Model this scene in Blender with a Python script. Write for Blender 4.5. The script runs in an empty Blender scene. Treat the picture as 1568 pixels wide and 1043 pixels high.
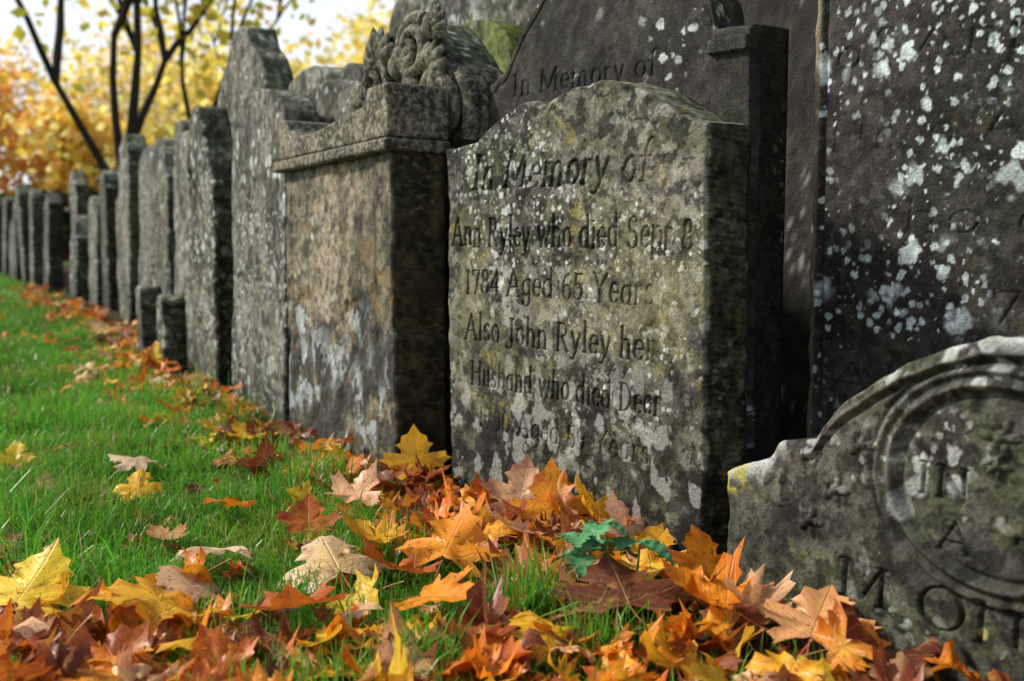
import bpy, math, random, bmesh
import numpy as np
from mathutils import Vector, Matrix
R=math.radians
random.seed(5); rng=np.random.default_rng(7)
scene=bpy.context.scene
COL=scene.collection

# ------------------------------------------------------------------ helpers
def link(o,parent=None):
    COL.objects.link(o)
    if parent is not None: o.parent=parent
    return o
def empty(name,loc=(0,0,0),rz=0):
    e=bpy.data.objects.new(name,None); e.empty_display_size=.1
    e.location=loc; e.rotation_euler=(0,0,rz)
    return link(e)
def mesh_np(name,verts,faces_flat,loop_tot,mats,smooth=None):
    me=bpy.data.meshes.new(name)
    verts=np.asarray(verts,dtype=np.float32)
    faces_flat=np.asarray(faces_flat,dtype=np.int32); loop_tot=np.asarray(loop_tot,dtype=np.int32)
    me.vertices.add(len(verts)); me.vertices.foreach_set('co',verts.ravel())
    me.loops.add(len(faces_flat)); me.loops.foreach_set('vertex_index',faces_flat)
    me.polygons.add(len(loop_tot))
    st=np.zeros(len(loop_tot),dtype=np.int32); st[1:]=np.cumsum(loop_tot)[:-1]
    me.polygons.foreach_set('loop_start',st)
    try: me.polygons.foreach_set('loop_total',loop_tot)
    except Exception: pass
    for m in mats: me.materials.append(m)
    if smooth is None: smooth=np.zeros(len(loop_tot),dtype=bool)
    me.polygons.foreach_set('use_smooth',np.asarray(smooth,dtype=bool))
    me.update(calc_edges=True); me.validate()
    return me
def set_col(me,name,arr,typ='FLOAT_COLOR'):
    a=me.attributes.new(name,typ,'POINT')
    a.data.foreach_set('color' if typ=='FLOAT_COLOR' else 'vector',np.asarray(arr,dtype=np.float32).ravel())
def hsh(i,j,seed):
    n=(i*374761393+j*668265263+seed*974711).astype(np.int64)&0x7fffffff
    n=((n^(n>>13))*1274126177)&0x7fffffff
    return ((n^(n>>16))&0xffff)/65535.0
def vnoise(x,y,seed=0):
    xi=np.floor(x).astype(np.int64); yi=np.floor(y).astype(np.int64)
    fx=x-xi; fy=y-yi; fx=fx*fx*(3-2*fx); fy=fy*fy*(3-2*fy)
    a=hsh(xi,yi,seed);b=hsh(xi+1,yi,seed);c=hsh(xi,yi+1,seed);d=hsh(xi+1,yi+1,seed)
    return (a*(1-fx)+b*fx)*(1-fy)+(c*(1-fx)+d*fx)*fy
def fbm(x,y,seed=0,o=4):
    s=0;a=.5
    for k in range(o):
        s=s+a*(vnoise(x,y,seed+k*17)-.5); x=x*2.03+3.1;y=y*2.03+1.7;a*=.5
    return s
def S(v,lo,hi):
    t=np.clip((v-lo)/(hi-lo),0,1); return t*t*(3-2*t)
def gz(x,y):
    x=np.asarray(x,float);y=np.asarray(y,float)
    return .045*fbm(x*1.3+40,y*1.3+40,3,3)

# ------------------------------------------------------------------ node helpers
def newmat(name):
    m=bpy.data.materials.new(name); m.use_nodes=True
    nt=m.node_tree; nt.nodes.clear()
    return m,nt
class N:
    def __init__(s,nt): s.nt=nt
    def n(s,t,**k):
        x=s.nt.nodes.new(t)
        for a,b in k.items(): setattr(x,a,b)
        return x
    def put(s,sock,v):
        if isinstance(v,bpy.types.NodeSocket): s.nt.links.new(v,sock)
        else:
            if isinstance(v,(tuple,list)) and len(v)==3 and sock.type=='RGBA': v=(*v,1)
            sock.default_value=v
    def math(s,op,a,b=None,c=None,clamp=False):
        x=s.n('ShaderNodeMath',operation=op); x.use_clamp=clamp
        s.put(x.inputs[0],a)
        if b is not None: s.put(x.inputs[1],b)
        if c is not None: s.put(x.inputs[2],c)
        return x.outputs[0]
    def mix(s,f,a,b,bt='MIX'):
        x=s.n('ShaderNodeMix',data_type='RGBA',blend_type=bt)
        s.put(x.inputs[0],f); s.put(x.inputs[6],a); s.put(x.inputs[7],b)
        return x.outputs[2]
    def noise(s,vec,scale,detail=4,rough=.55,dist=0):
        x=s.n('ShaderNodeTexNoise'); s.put(x.inputs['Vector'],vec)
        x.inputs['Scale'].default_value=scale;x.inputs['Detail'].default_value=detail
        x.inputs['Roughness'].default_value=rough;x.inputs['Distortion'].default_value=dist
        return x
    def step(s,v,lo,hi):
        x=s.n('ShaderNodeMapRange'); x.interpolation_type='SMOOTHSTEP'
        s.put(x.inputs[0],v); s.put(x.inputs[1],lo); s.put(x.inputs[2],hi)
        x.inputs[3].default_value=0;x.inputs[4].default_value=1
        return x.outputs[0]
    def mapping(s,vec,loc=(0,0,0),sc=(1,1,1)):
        x=s.n('ShaderNodeMapping'); s.put(x.inputs[0],vec)
        x.inputs[1].default_value=loc; x.inputs[3].default_value=sc
        return x.outputs[0]
def out_bsdf(h,color,rough=.9,bump=None,bd=.01,bs=1.0,spec=.2):
    b=h.n('ShaderNodeBsdfPrincipled'); h.put(b.inputs['Base Color'],color); h.put(b.inputs['Roughness'],rough)
    b.inputs['Specular IOR Level'].default_value=spec
    if bump is not None:
        bn=h.n('ShaderNodeBump'); bn.inputs['Strength'].default_value=bs; bn.inputs['Distance'].default_value=bd
        h.put(bn.inputs['Height'],bump); h.nt.links.new(bn.outputs[0],b.inputs['Normal'])
    o=h.n('ShaderNodeOutputMaterial'); h.nt.links.new(b.outputs[0],o.inputs[0])
    return b
mStone,nt=newmat('weathered_stone'); h=N(nt)
ac=h.n('ShaderNodeAttribute'); ac.attribute_name='col'
tc=h.n('ShaderNodeTexCoord').outputs['Object']
ng=h.noise(tc,170,3,.7)
gf=h.math('MULTIPLY_ADD',ng.outputs[0],2.0,0.0)
cc_=h.n('ShaderNodeCombineColor'); 
for i in range(3): h.put(cc_.inputs[i],gf)
out_bsdf(h,h.mix(1.0,ac.outputs['Color'],cc_.outputs[0],'MULTIPLY'),.85,ng.outputs[0],.004,.8,.3)
def stone_simple(name,c1,c2,lich,dark=(.02,.018,.012),seed=0,la=.6):
    m,nt=newmat(name); h=N(nt); tc=h.n('ShaderNodeTexCoord').outputs['Object']
    v=h.mapping(tc,loc=(seed,seed*2,seed*3))
    a=h.noise(v,9,4,.6); b=h.noise(v,60,4,.7)
    c=h.mix(h.step(a.outputs[0],.4,.6),c1,c2)
    c=h.mix(h.math('MULTIPLY',h.step(b.outputs[0],.50,.60),la),c,lich)
    c=h.mix(h.math('MULTIPLY',h.step(b.outputs[0],.47,.38),.8),c,dark)
    out_bsdf(h,c,.88,b.outputs[0],.006,1,.25); return m

# ------------------------------------------------------------------ weathering painter (per-vertex)
def mixc(a,b,t):
    return a*(1-t[...,None])+np.array(b)*t[...,None]
def spots_layer(x,z,sc,seed,power,th,warp=.35):
    gx=x*sc+warp*2*fbm(x*sc*2.5,z*sc*2.5,seed+1,3); gy=z*sc+warp*2*fbm(x*sc*2.5+9,z*sc*2.5,seed+2,3)
    xi=np.floor(gx).astype(np.int64); yi=np.floor(gy).astype(np.int64)
    m=np.zeros_like(gx); tint=np.zeros_like(gx)
    for dx in (-1,0,1):
        for dy in (-1,0,1):
            cx=xi+dx;cy=yi+dy
            px=cx+hsh(cx,cy,seed+3);py=cy+hsh(cx,cy,seed+4)
            r=hsh(cx,cy,seed+5)**power*th
            v=np.clip((r-np.hypot(gx-px,gy-py))/.10,0,1)
            tint=np.where(v>m,hsh(cx,cy,seed+6),tint); m=np.maximum(m,v)
    return m,tint
def paint(x,z,P,seed,hook=None):
    x=x+seed*1.37
    g=lambda k,d: P.get(k,d)
    c=np.ones(x.shape+(3,))*np.array(P['c1'])
    A=fbm(x*4,z*4,seed,5)
    c=mixc(c,P['c2'],S(A,-.10,.10))
    D=fbm(x*12,z*12,seed+50,4)
    c=mixc(c,g('greencol',(.085,.105,.04)),S(D+A*.4,.0,.14)*g('green',.3))
    fine=fbm(x*60,z*60,seed+60,3)
    c=c*(1+2.0*np.clip(fine,-.3,.3))[...,None]
    M=fbm(x*42+2*A,z*42,seed+70,4)
    area=.35+.65*S(fbm(x*6,z*6,seed+80,3),-.10,.12)
    mt=S(M,.015,.085)*area*g('mott_amt',.5)
    mc=np.array(g('mott',(.42,.42,.36)))*(1+1.2*D)[...,None]
    c=c*(1-mt[...,None])+mc*mt[...,None]
    st=S(fbm(x*16+3*D,z*1.8,seed+90,4)+.3*A,.0,.16)*g('dark',.4)
    c=c*(1-.78*st[...,None])
    bk=S(fbm(x*34,z*34,seed+100,4),.05,.13)*g('pits',.7)
    c=c*(1-.8*bk[...,None])
    pt=S(fbm(x*95,z*95,seed+110,2),.10,.20)*g('pits',.7)
    c=c*(1-.75*pt[...,None])
    sp=g('spots',.4); sc=g('spot_scale',28); col=np.array(g('spot',(.60,.62,.58)))
    off=g('spot_bias',None)
    for k,(s_,pw,th) in enumerate(((sc,3.0,.50),(sc*2.1,2.4,.50),(sc*.42,4.0,.42))):
        m,t=spots_layer(x,z,s_,seed+200+k*20,pw,th)
        cl=S(fbm(x*3.2+k*3,z*3.2,seed+130+k,3)+(sp-.5)*.5+(0 if off is None else off(x-seed*1.37,z)),-.04,.06)
        m=m*cl*g('spot_op',.9)*(1 if k<2 else g('big',1))
        tc_=col*(.62+.45*t)[...,None]*(1+1.3*np.clip(fine,-.25,.25))[...,None]
        c=c*(1-m[...,None])+tc_*m[...,None]
    yl,_=spots_layer(x,z,13,seed+300,5,.5,.7)
    yl=yl*S(fbm(x*55,z*55,seed+310,3),-.03,.05)
    c=mixc(c,(.34,.27,.05),yl*g('yellow',.4))
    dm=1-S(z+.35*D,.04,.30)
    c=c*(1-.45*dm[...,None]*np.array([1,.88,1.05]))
    if hook is not None: c=hook(c,x-seed*1.37,z,fine,M,D)
    return np.clip(c,.006,.8)

# ------------------------------------------------------------------ engraving raster
def arc(cx,cy,rx,ry,a0,a1,n=14):
    return [(cx+rx*math.cos(R(a0+(a1-a0)*i/n)),cy+ry*math.sin(R(a0+(a1-a0)*i/n))) for i in range(n+1)]
def stem(x,y0,y1,t=True,b=True,s=.055):
    o=[[(x,y0),(x,y1)]]
    if b:o.append([(x-s,y0),(x+s,y0)])
    if t:o.append([(x-s,y1-.015),(x+.01,y1+.01)])
    return o
def cstem(x,y0,y1,s=.07): return [[(x,y0),(x,y1)],[(x-s,y0),(x+s,y0)],[(x-s,y1),(x+s,y1)]]
G={
'a':(.46,[arc(.2,.24,.16,.24,20,340)]+stem(.36,0,.5)),
'b':(.46,[arc(.25,.25,.17,.25,-160,160)]+stem(.08,0,.82,b=False)),
'c':(.38,[arc(.2,.25,.17,.25,40,320)]),
'd':(.48,[arc(.2,.25,.17,.25,20,340)]+stem(.37,0,.82)),
'e':(.40,[[(.04,.27),(.35,.27)],arc(.2,.25,.16,.25,5,320)]),
'f':(.30,[arc(.26,.66,.12,.16,30,180)+[(.14,0)],[(.02,.48),(.28,.48)],[(.07,0),(.21,0)]]),
'g':(.44,[arc(.2,.27,.16,.22,0,360),[(.36,.5),(.36,-.08)]+arc(.2,-.08,.16,.18,0,-160)]),
'h':(.48,stem(.08,0,.82)+[arc(.23,.32,.14,.17,170,0)+[(.37,0)],[(.31,0),(.43,0)]]),
'i':(.22,stem(.1,0,.5)+[[(.09,.68),(.12,.68)]]),
'k':(.46,stem(.08,0,.82)+[[(.1,.22),(.34,.5)],[(.17,.3),(.38,0)]]),
'l':(.22,stem(.1,0,.82)),
'm':(.74,stem(.08,0,.5)+[arc(.21,.32,.13,.17,170,0)+[(.34,0)],arc(.47,.32,.13,.17,170,0)+[(.60,0)],[(.28,0),(.4,0)],[(.54,0),(.66,0)]]),
'n':(.48,stem(.08,0,.5)+[arc(.23,.32,.14,.17,170,0)+[(.37,0)],[(.31,0),(.43,0)]]),
'o':(.42,[arc(.2,.25,.17,.25,0,360)]),
'p':(.46,[arc(.25,.25,.17,.25,-160,160)]+stem(.08,-.28,.5)),
'r':(.34,stem(.08,0,.5)+[arc(.22,.36,.12,.13,170,40)]),
's':(.34,[arc(.17,.37,.11,.12,30,250)+arc(.15,.13,.12,.13,80,-150)]),
't':(.28,[[(.12,.66),(.12,.1)]+arc(.22,.1,.1,.1,180,300),[(.02,.48),(.25,.48)]]),
'u':(.48,[[(.09,.5),(.09,.17)]+arc(.23,.17,.14,.17,180,350)]+stem(.37,0,.5)),
'w':(.64,[[(.03,.5),(.17,0),(.3,.46),(.44,0),(.58,.5)]]),
'v':(.42,[[(.03,.5),(.19,0),(.36,.5)]]),
'y':(.44,[[(.04,.5),(.21,.02)],[(.38,.5),(.2,-.02),(.1,-.22),(.0,-.2)]]),
'I':(.30,cstem(.13,0,.76)),
'M':(.86,cstem(.1,0,.76)+cstem(.72,0,.76)+[[(.12,.76),(.41,.08),(.7,.76)]]),
'A':(.66,[[(.02,0),(.31,.78),(.58,0)],[(.13,.27),(.5,.27)],[(-.04,0),(.08,0)],[(.5,0),(.66,0)]]),
'B':(.58,cstem(.1,0,.76)+[arc(.24,.58,.2,.18,100,-90),arc(.24,.2,.25,.2,90,-100)]),
'D':(.66,cstem(.1,0,.76)+[arc(.18,.38,.38,.38,90,-90)]),
'E':(.54,cstem(.1,0,.76)+[[(.1,.76),(.46,.76),(.46,.64)],[(.1,.4),(.34,.4)],[(.1,0),(.48,0),(.48,.13)]]),
'F':(.52,cstem(.1,0,.76)+[[(.1,.76),(.46,.76),(.46,.64)],[(.1,.4),(.34,.4)]]),
'H':(.70,cstem(.1,0,.76)+cstem(.55,0,.76)+[[(.1,.4),(.55,.4)]]),
'J':(.40,[[(.24,.76),(.24,.05)]+arc(.1,.05,.14,.18,0,-140),[(.14,.76),(.34,.76)]]),
'N':(.70,cstem(.1,0,.76)+[[(.1,.76),(.55,0),(.55,.76)],[(.48,.76),(.62,.76)]]),
'O':(.70,[arc(.33,.38,.29,.39,0,360,24)]),
'R':(.62,cstem(.1,0,.76)+[arc(.24,.58,.2,.18,100,-90),[(.24,.4),(.52,0),(.6,.02)]]),
'S':(.50,[arc(.24,.57,.17,.19,30,260)+arc(.22,.2,.19,.2,80,-150)]),
'T':(.62,cstem(.3,0,.76)+[[(.04,.64),(.04,.76),(.56,.76),(.56,.64)]]),
'W':(.94,[[(.04,.76),(.24,0),(.44,.72),(.66,0),(.86,.76)],[(-.02,.76),(.12,.76)],[(.8,.76),(.92,.76)]]),
'Y':(.62,[[(.04,.76),(.3,.36),(.56,.76)],[(.3,.36),(.3,0)],[(.22,0),(.38,0)]]),
'0':(.44,[arc(.2,.35,.17,.36,0,360,20)]),
'1':(.30,cstem(.14,0,.7,.06)),
'4':(.44,[[(.32,0),(.32,.7),(.03,.2),(.42,.2)]]),
'5':(.42,[[(.34,.7),(.1,.7),(.08,.42)]+arc(.18,.22,.17,.22,110,-140)]),
'6':(.42,[arc(.2,.2,.16,.2,0,360),[(.04,.2)]+arc(.24,.3,.2,.4,180,80)]),
'7':(.42,[[(.04,.58),(.04,.7),(.38,.7),(.16,0)]]),
'8':(.42,[arc(.2,.53,.13,.16,0,360),arc(.2,.19,.17,.19,0,360)]),
'9':(.42,[arc(.2,.5,.16,.2,0,360),[(.36,.5)]+arc(.16,.4,.2,.4,0,-100)]),
'3':(.40,[arc(.17,.54,.14,.16,140,-80),arc(.17,.19,.17,.19,80,-140)]),
' ':(.26,[]),
}
class Canvas:
    def __init__(s,W,H,px=.0016):
        s.px=px;s.nx=int(W/px)+2;s.nz=int(H/px)+2;s.a=np.zeros((s.nz,s.nx),np.float32)
    def seg(s,p0,p1,w,depth=1.0):
        px=s.px
        x0=int(max(0,(min(p0[0],p1[0])-w)/px-1));x1=int(min(s.nx,(max(p0[0],p1[0])+w)/px+2))
        z0=int(max(0,(min(p0[1],p1[1])-w)/px-1));z1=int(min(s.nz,(max(p0[1],p1[1])+w)/px+2))
        if x1<=x0 or z1<=z0:return
        X,Z=np.meshgrid(np.arange(x0,x1)*px,np.arange(z0,z1)*px)
        dx,dz=p1[0]-p0[0],p1[1]-p0[1];L=dx*dx+dz*dz+1e-12
        t=np.clip(((X-p0[0])*dx+(Z-p0[1])*dz)/L,0,1)
        d=np.hypot(X-p0[0]-t*dx,Z-p0[1]-t*dz)
        v=np.clip((1-d/w)*1.5,0,1)*depth
        s.a[z0:z1,x0:x1]=np.maximum(s.a[z0:z1,x0:x1],v)
    def text(s,txt,x0,x1,z,size,slant=.12,depth=1.0,bold=1.0,jit=.0):
        GG=lambda c:G.get(c,G[' '])
        adv=sum(GG(c)[0]+.07 for c in txt)
        k=(x1-x0)/(adv*size); x=x0; rr=random.Random(len(txt)*7+int(z*100))
        for c in txt:
            w,st=GG(c); oz=rr.uniform(-jit,jit)*size; dd=depth*rr.uniform(.8,1)
            for pl in st:
                P=[(x+(p[0]+slant*p[1])*size*k,z+oz+p[1]*size) for p in pl]
                for a,b in zip(P[:-1],P[1:]):
                    th=math.atan2(b[1]-a[1],b[0]-a[0])
                    s.seg(a,b,size*bold*(.026+.056*abs(math.sin(th-R(22)))),dd)
            x+=(w+.07)*size*k
    def sample(s,x,z):
        i=np.clip(x/s.px,0,s.nx-1.01);j=np.clip(z/s.px,0,s.nz-1.01)
        i0=i.astype(int);j0=j.astype(int);fi=i-i0;fj=j-j0;a=s.a
        return (a[j0,i0]*(1-fi)+a[j0,i0+1]*fi)*(1-fj)+(a[j0+1,i0]*(1-fi)+a[j0+1,i0+1]*fi)*fj

# ------------------------------------------------------------------ headstone slab
def slab_mesh(name,W,T,prof,P_,nx=60,nz=70,relief=None,bury=.12,edge=.008,rough=.0025,seed=0,chip=.004,hook=None,sidef=(.42,.42,.32),groove=.0011,eng=None,engd=.5):
    pa=np.array([p[0] for p in prof],float); pz=np.array([p[1] for p in prof],float)
    a=np.linspace(0,1,nx)
    top=np.interp(a,pa,pz)
    k=np.array([.25,.5,.25]); t2=top.copy()
    for _ in range(max(1,nx//90)): t2[1:-1]=np.convolve(t2,k,'same')[1:-1]
    top=t2
    top=top+chip*1.6*fbm(a*W*30,a*0+seed,seed+5,4)
    v=np.linspace(0,1,nz)
    A,V=np.meshgrid(a,v)
    X=A*W; Z=-bury+V*(top[None,:]+bury)
    ex=chip*2*fbm(Z*25,Z*0+seed+9,seed+11,4)
    wl=np.clip(1-A*W/.03,0,1); wr=np.clip(1-(1-A)*W/.03,0,1)
    Xd=X+ex*(wl-wr)
    de=np.clip(np.minimum(np.minimum(X,W-X),(top[None,:]-Z)),0,None)
    e=edge*(1+1.6*fbm(X*20,Z*20,seed+2,3)+1.2*np.clip(fbm(X*5,Z*5,seed+3,2),0,1))
    t=np.clip(1-de/e,0,1)
    Y=e*(1-np.sqrt(np.clip(1-t*t,0,1)))
    Y=Y+rough*2*fbm(X*6,Z*6,seed+20,5)+rough*1.1*fbm(X*45,Z*45,seed+31,3)
    fl=fbm(X*7,Z*5,seed+44,4); Y=Y+.0035*np.clip((fl-.10)*14,0,1)*(rough/.0025)
    if relief is not None: Y=Y+relief(X,Z,top[None,:])
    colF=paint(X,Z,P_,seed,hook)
    colF=colF*(1+.35*t*S(fbm(X*30,Z*30,seed+8,3),-.05,.1))[...,None]
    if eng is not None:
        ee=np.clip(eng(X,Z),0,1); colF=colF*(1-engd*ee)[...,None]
    P=np.stack([Xd,Y,Z],-1).reshape(-1,3)
    idx=np.arange(nx*nz).reshape(nz,nx)
    q=np.stack([idx[:-1,:-1],idx[:-1,1:],idx[1:,1:],idx[1:,:-1]],-1).reshape(-1,4)
    per=np.concatenate([idx[0,:],idx[1:,-1],idx[-1,-2::-1],idx[-2:0:-1,0]])
    n=len(per); base=len(P)
    S0=P[per].copy(); C0=colF.reshape(-1,3)[per]
    onside=(X.ravel()[per]<1e-6)|(X.ravel()[per]>W-1e-6)
    nd=12 if nz>150 else 5
    rings=[S0]; cols=[C0*np.where(onside[:,None],.6,1)]  # rim of the side ends starts the painted side shade
    for r_ in range(1,nd+1):
        q2=S0.copy(); f=r_/nd
        q2[:,1]=S0[:,1]*(1-f)+T*f
        w=(groove*np.sin(q2[:,2]*480+r_*.7)*(nz>150)+.003*fbm(q2[:,1]*40,q2[:,2]*30,seed+7,3))
        if r_==nd: w=w+.004
        inward=np.where(q2[:,0]<W/2,1,-1)*np.where(onside,1,0)
        q2[:,0]+=w*inward
        q2[:,2]+=np.where(onside,0,.006*fbm(q2[:,0]*25,q2[:,1]*25,seed+9,3))
        rings.append(q2)
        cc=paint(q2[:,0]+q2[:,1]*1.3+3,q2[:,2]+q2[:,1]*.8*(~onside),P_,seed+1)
        cc=cc*np.where(onside[:,None],np.array(sidef),np.array((.95,1.0,.8)))  # shade of the side ends multiplied into their colour, plus a green tint
        cols.append(cc)
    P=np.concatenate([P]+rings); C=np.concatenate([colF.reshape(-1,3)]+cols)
    fs=[q.ravel()]; lt=[np.full(len(q),4)]
    i=np.arange(n); j=(i+1)%n
    for r_ in range(nd):
        b0=base+r_*n;b1=b0+n
        s=np.stack([b0+j,b0+i,b1+i,b1+j],-1)
        fs.append(s.ravel());lt.append(np.full(n,4))
    bk=(base+nd*n+np.arange(n))[::-1]
    fs.append(bk);lt.append(np.array([n]))
    lt=np.concatenate(lt); sm=np.ones(len(lt),bool); sm[-1]=False
    me=mesh_np(name,P,np.concatenate(fs),lt,[mStone],sm)
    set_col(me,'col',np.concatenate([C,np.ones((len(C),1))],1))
    return me
def headstone(name,left,alpha,W,T,prof,P_,lean=(0,0),**k):
    rz=math.atan2(-math.cos(R(alpha)),math.sin(R(alpha)))
    o=bpy.data.objects.new(name,slab_mesh(name,W,T,prof,P_,**k))
    o.location=(left[0],left[1],0)
    o.rotation_euler=(Matrix.Rotation(rz,4,'Z')@Matrix.Rotation(lean[0],4,'X')@Matrix.Rotation(lean[1],4,'Y')).to_euler()
    link(o); return o

def P_arch(h,r=.25,n=24): return [(i/n,h-r+r*math.sqrt(max(0,1-(2*i/n-1)**2))) for i in range(n+1)]
def P_shoulder(h,r=.16,s=.14,n=20):
    o=[(0,h-r-.02),(s-.005,h-r)]
    for i in range(n+1):
        t=i/n; o.append((s+(1-2*s)*t,h-r*.85+r*.85*math.sqrt(max(0,1-(2*t-1)**2))))
    return o+[(1-s+.005,h-r),(1,h-r-.02)]
def P_ogee(h,r=.22,n=40):
    return [(i/n,h-r+r*(.5+.5*math.cos(math.pi*abs(2*i/n-1)**.85))) for i in range(n+1)]
def P_triple(h,r=.16):
    o=[]
    for i in range(41):
        a=i/40
        if a<.25: z=h-r+.07*abs(math.sin(math.pi*a/.25))**.6
        elif a>.75: z=h-r+.07*abs(math.sin(math.pi*(1-a)/.25))**.6
        else: z=h-r+r*math.sqrt(max(0,1-((a-.5)/.25)**2))
        o.append((a,z))
    return o
def P_peak(h,r=.2): return [(0,h-r),(.08,h-r+.01),(.12,h-r*.8),(.5,h),(.88,h-r*.8),(.92,h-r+.01),(1,h-r)]

# ------------------------------------------------------------------ stone palettes
pB=dict(c1=(.160,.148,.115),c2=(.080,.077,.057),mott=(.37,.375,.32),mott_amt=.62,spots=.38,spot_scale=36,green=.5,greencol=(.09,.105,.04),dark=.36,yellow=.45,pits=.95,spot=(.54,.56,.52),big=.4)
pA=dict(c1=(.085,.080,.062),c2=(.040,.039,.031),mott=(.18,.185,.155),mott_amt=.45,spots=.38,spot_scale=26,green=.45,greencol=(.065,.08,.03),dark=.4,yellow=.12,pits=.85,spot=(.42,.44,.41),big=.4)
pK=dict(c1=(.042,.036,.032),c2=(.020,.018,.017),mott=(.078,.073,.067),mott_amt=.35,spot=(.60,.68,.68),spots=.55,spot_scale=26,green=.1,dark=.35,yellow=.05,pits=.6,
        spot_bias=lambda x,z:.25*np.clip(x-.35,-.2,.5)+.12*np.clip(z-.5,-.5,.7)-.02,big=.8)
pL=dict(c1=(.048,.042,.037),c2=(.026,.023,.021),mott=(.10,.096,.087),mott_amt=.3,spots=.27,spot_scale=36,green=.15,dark=.35,yellow=.05,pits=.5,big=.35)
pC=dict(c1=(.275,.225,.155),c2=(.165,.142,.10),mott=(.34,.335,.28),mott_amt=.4,spots=.28,spot_scale=30,green=.3,dark=.6,yellow=.15,pits=.7,big=.4)
pD=dict(c1=(.155,.145,.122),c2=(.078,.074,.062),mott=(.36,.375,.34),mott_amt=.55,spots=.48,spot_scale=22,green=.35,dark=.7,yellow=.15,pits=.8,spot=(.54,.57,.54),big=.6)
pE=dict(c1=(.20,.19,.16),c2=(.105,.10,.082),mott=(.38,.39,.355),mott_amt=.5,spots=.42,spot_scale=20,green=.4,dark=.75,yellow=.2,pits=.7,spot=(.55,.57,.54),big=.6)
pF=dict(c1=(.12,.11,.086),c2=(.062,.059,.046),mott=(.32,.33,.285),mott_amt=.6,spots=.5,spot_scale=20,green=.5,dark=.65,yellow=.25,pits=.8,spot=(.50,.52,.48),big=.7)
pH=dict(c1=(.075,.069,.057),c2=(.037,.035,.03),mott=(.20,.205,.18),mott_amt=.5,spots=.42,spot_scale=20,green=.35,dark=.5,yellow=.15,pits=.6,spot=(.45,.47,.45))
pM=dict(c1=(.11,.10,.075),c2=(.055,.052,.038),mott=(.30,.30,.25),mott_amt=.5,spots=.3,green=.6,dark=.4,yellow=.2)
pMoss=dict(c1=(.14,.17,.04),c2=(.07,.09,.022),mott=(.20,.24,.07),mott_amt=.5,spots=.1,green=.8,greencol=(.12,.155,.022),dark=.3,yellow=.1)
mMc=stone_simple('stone_carved',(.14,.13,.09),(.055,.052,.034),(.33,.33,.26),seed=3)
mCap=stone_simple('stone_tomb_cap',(.17,.145,.10),(.07,.063,.043),(.40,.41,.35),seed=8,la=.5)

# ------------------------------------------------------------------ B : central headstone
WB=.828
cB=Canvas(WB,1.0,.0013)
cB.text('In Memory of',.10,.68,.752,.100,.22,1,.82,.02)
cB.text('Ann Ryley who died Sepr 8',.02,.80,.620,.082,.05,1,.70,.025)
cB.text('1784 Aged 65 Years',.07,.70,.508,.078,.05,.95,.70,.025)
cB.text('Also John Ryley her',.07,.70,.398,.078,.05,.95,.70,.025)
cB.text('Husband who died Decr',.09,.72,.290,.074,.05,.85,.68,.025)
cB.text('1790 Aged 59 Years',.12,.69,.190,.068,.05,.5,.66,.02)
wearB=lambda X,Z:np.clip(1.0+2.4*fbm(X*7,Z*7,77,4),.5,1)
relB=lambda X,Z,top:.0064*cB.sample(X,Z)*wearB(X,Z)
def hookB(c,x,z,fine,M,D):
    mid=np.exp(-((z-.52)/.16)**2)*S(fbm(x*9,z*9,501,4),-.02,.10)
    c=c*(1-.5*mid[...,None])+np.array((.23,.22,.115))*(1+2*fine)[...,None]*.5*mid[...,None]
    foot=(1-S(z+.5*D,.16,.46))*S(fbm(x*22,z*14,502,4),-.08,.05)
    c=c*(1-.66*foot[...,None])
    wh=(1-S(z,.25,.5))*S(fbm(x*26,z*20,503,4),.06,.12)
    return mixc(c,(.42,.43,.39),wh*.5)
profB=[(0,.852),(.12,.858),(.15,.862),(.19,.884),(.24,.902),(.29,.922),(.34,.934),(.40,.936),(.43,.928),(.447,.920),(.46,.930),(.50,.941),(.56,.950),(.66,.957),(.74,.945),(.80,.925),(.87,.893),(.91,.872),(.945,.858),(1,.853)]
headstone('inscribed_headstone',(-.152,2.77),38.5,WB,.125,profB,pB,nx=540,nz=680,relief=relB,edge=.008,rough=.0026,seed=1,lean=(R(.5),0),hook=hookB,eng=lambda X,Z:cB.sample(X,Z)*wearB(X,Z),engd=.72,chip=.006,sidef=(.36,.35,.25))

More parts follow.
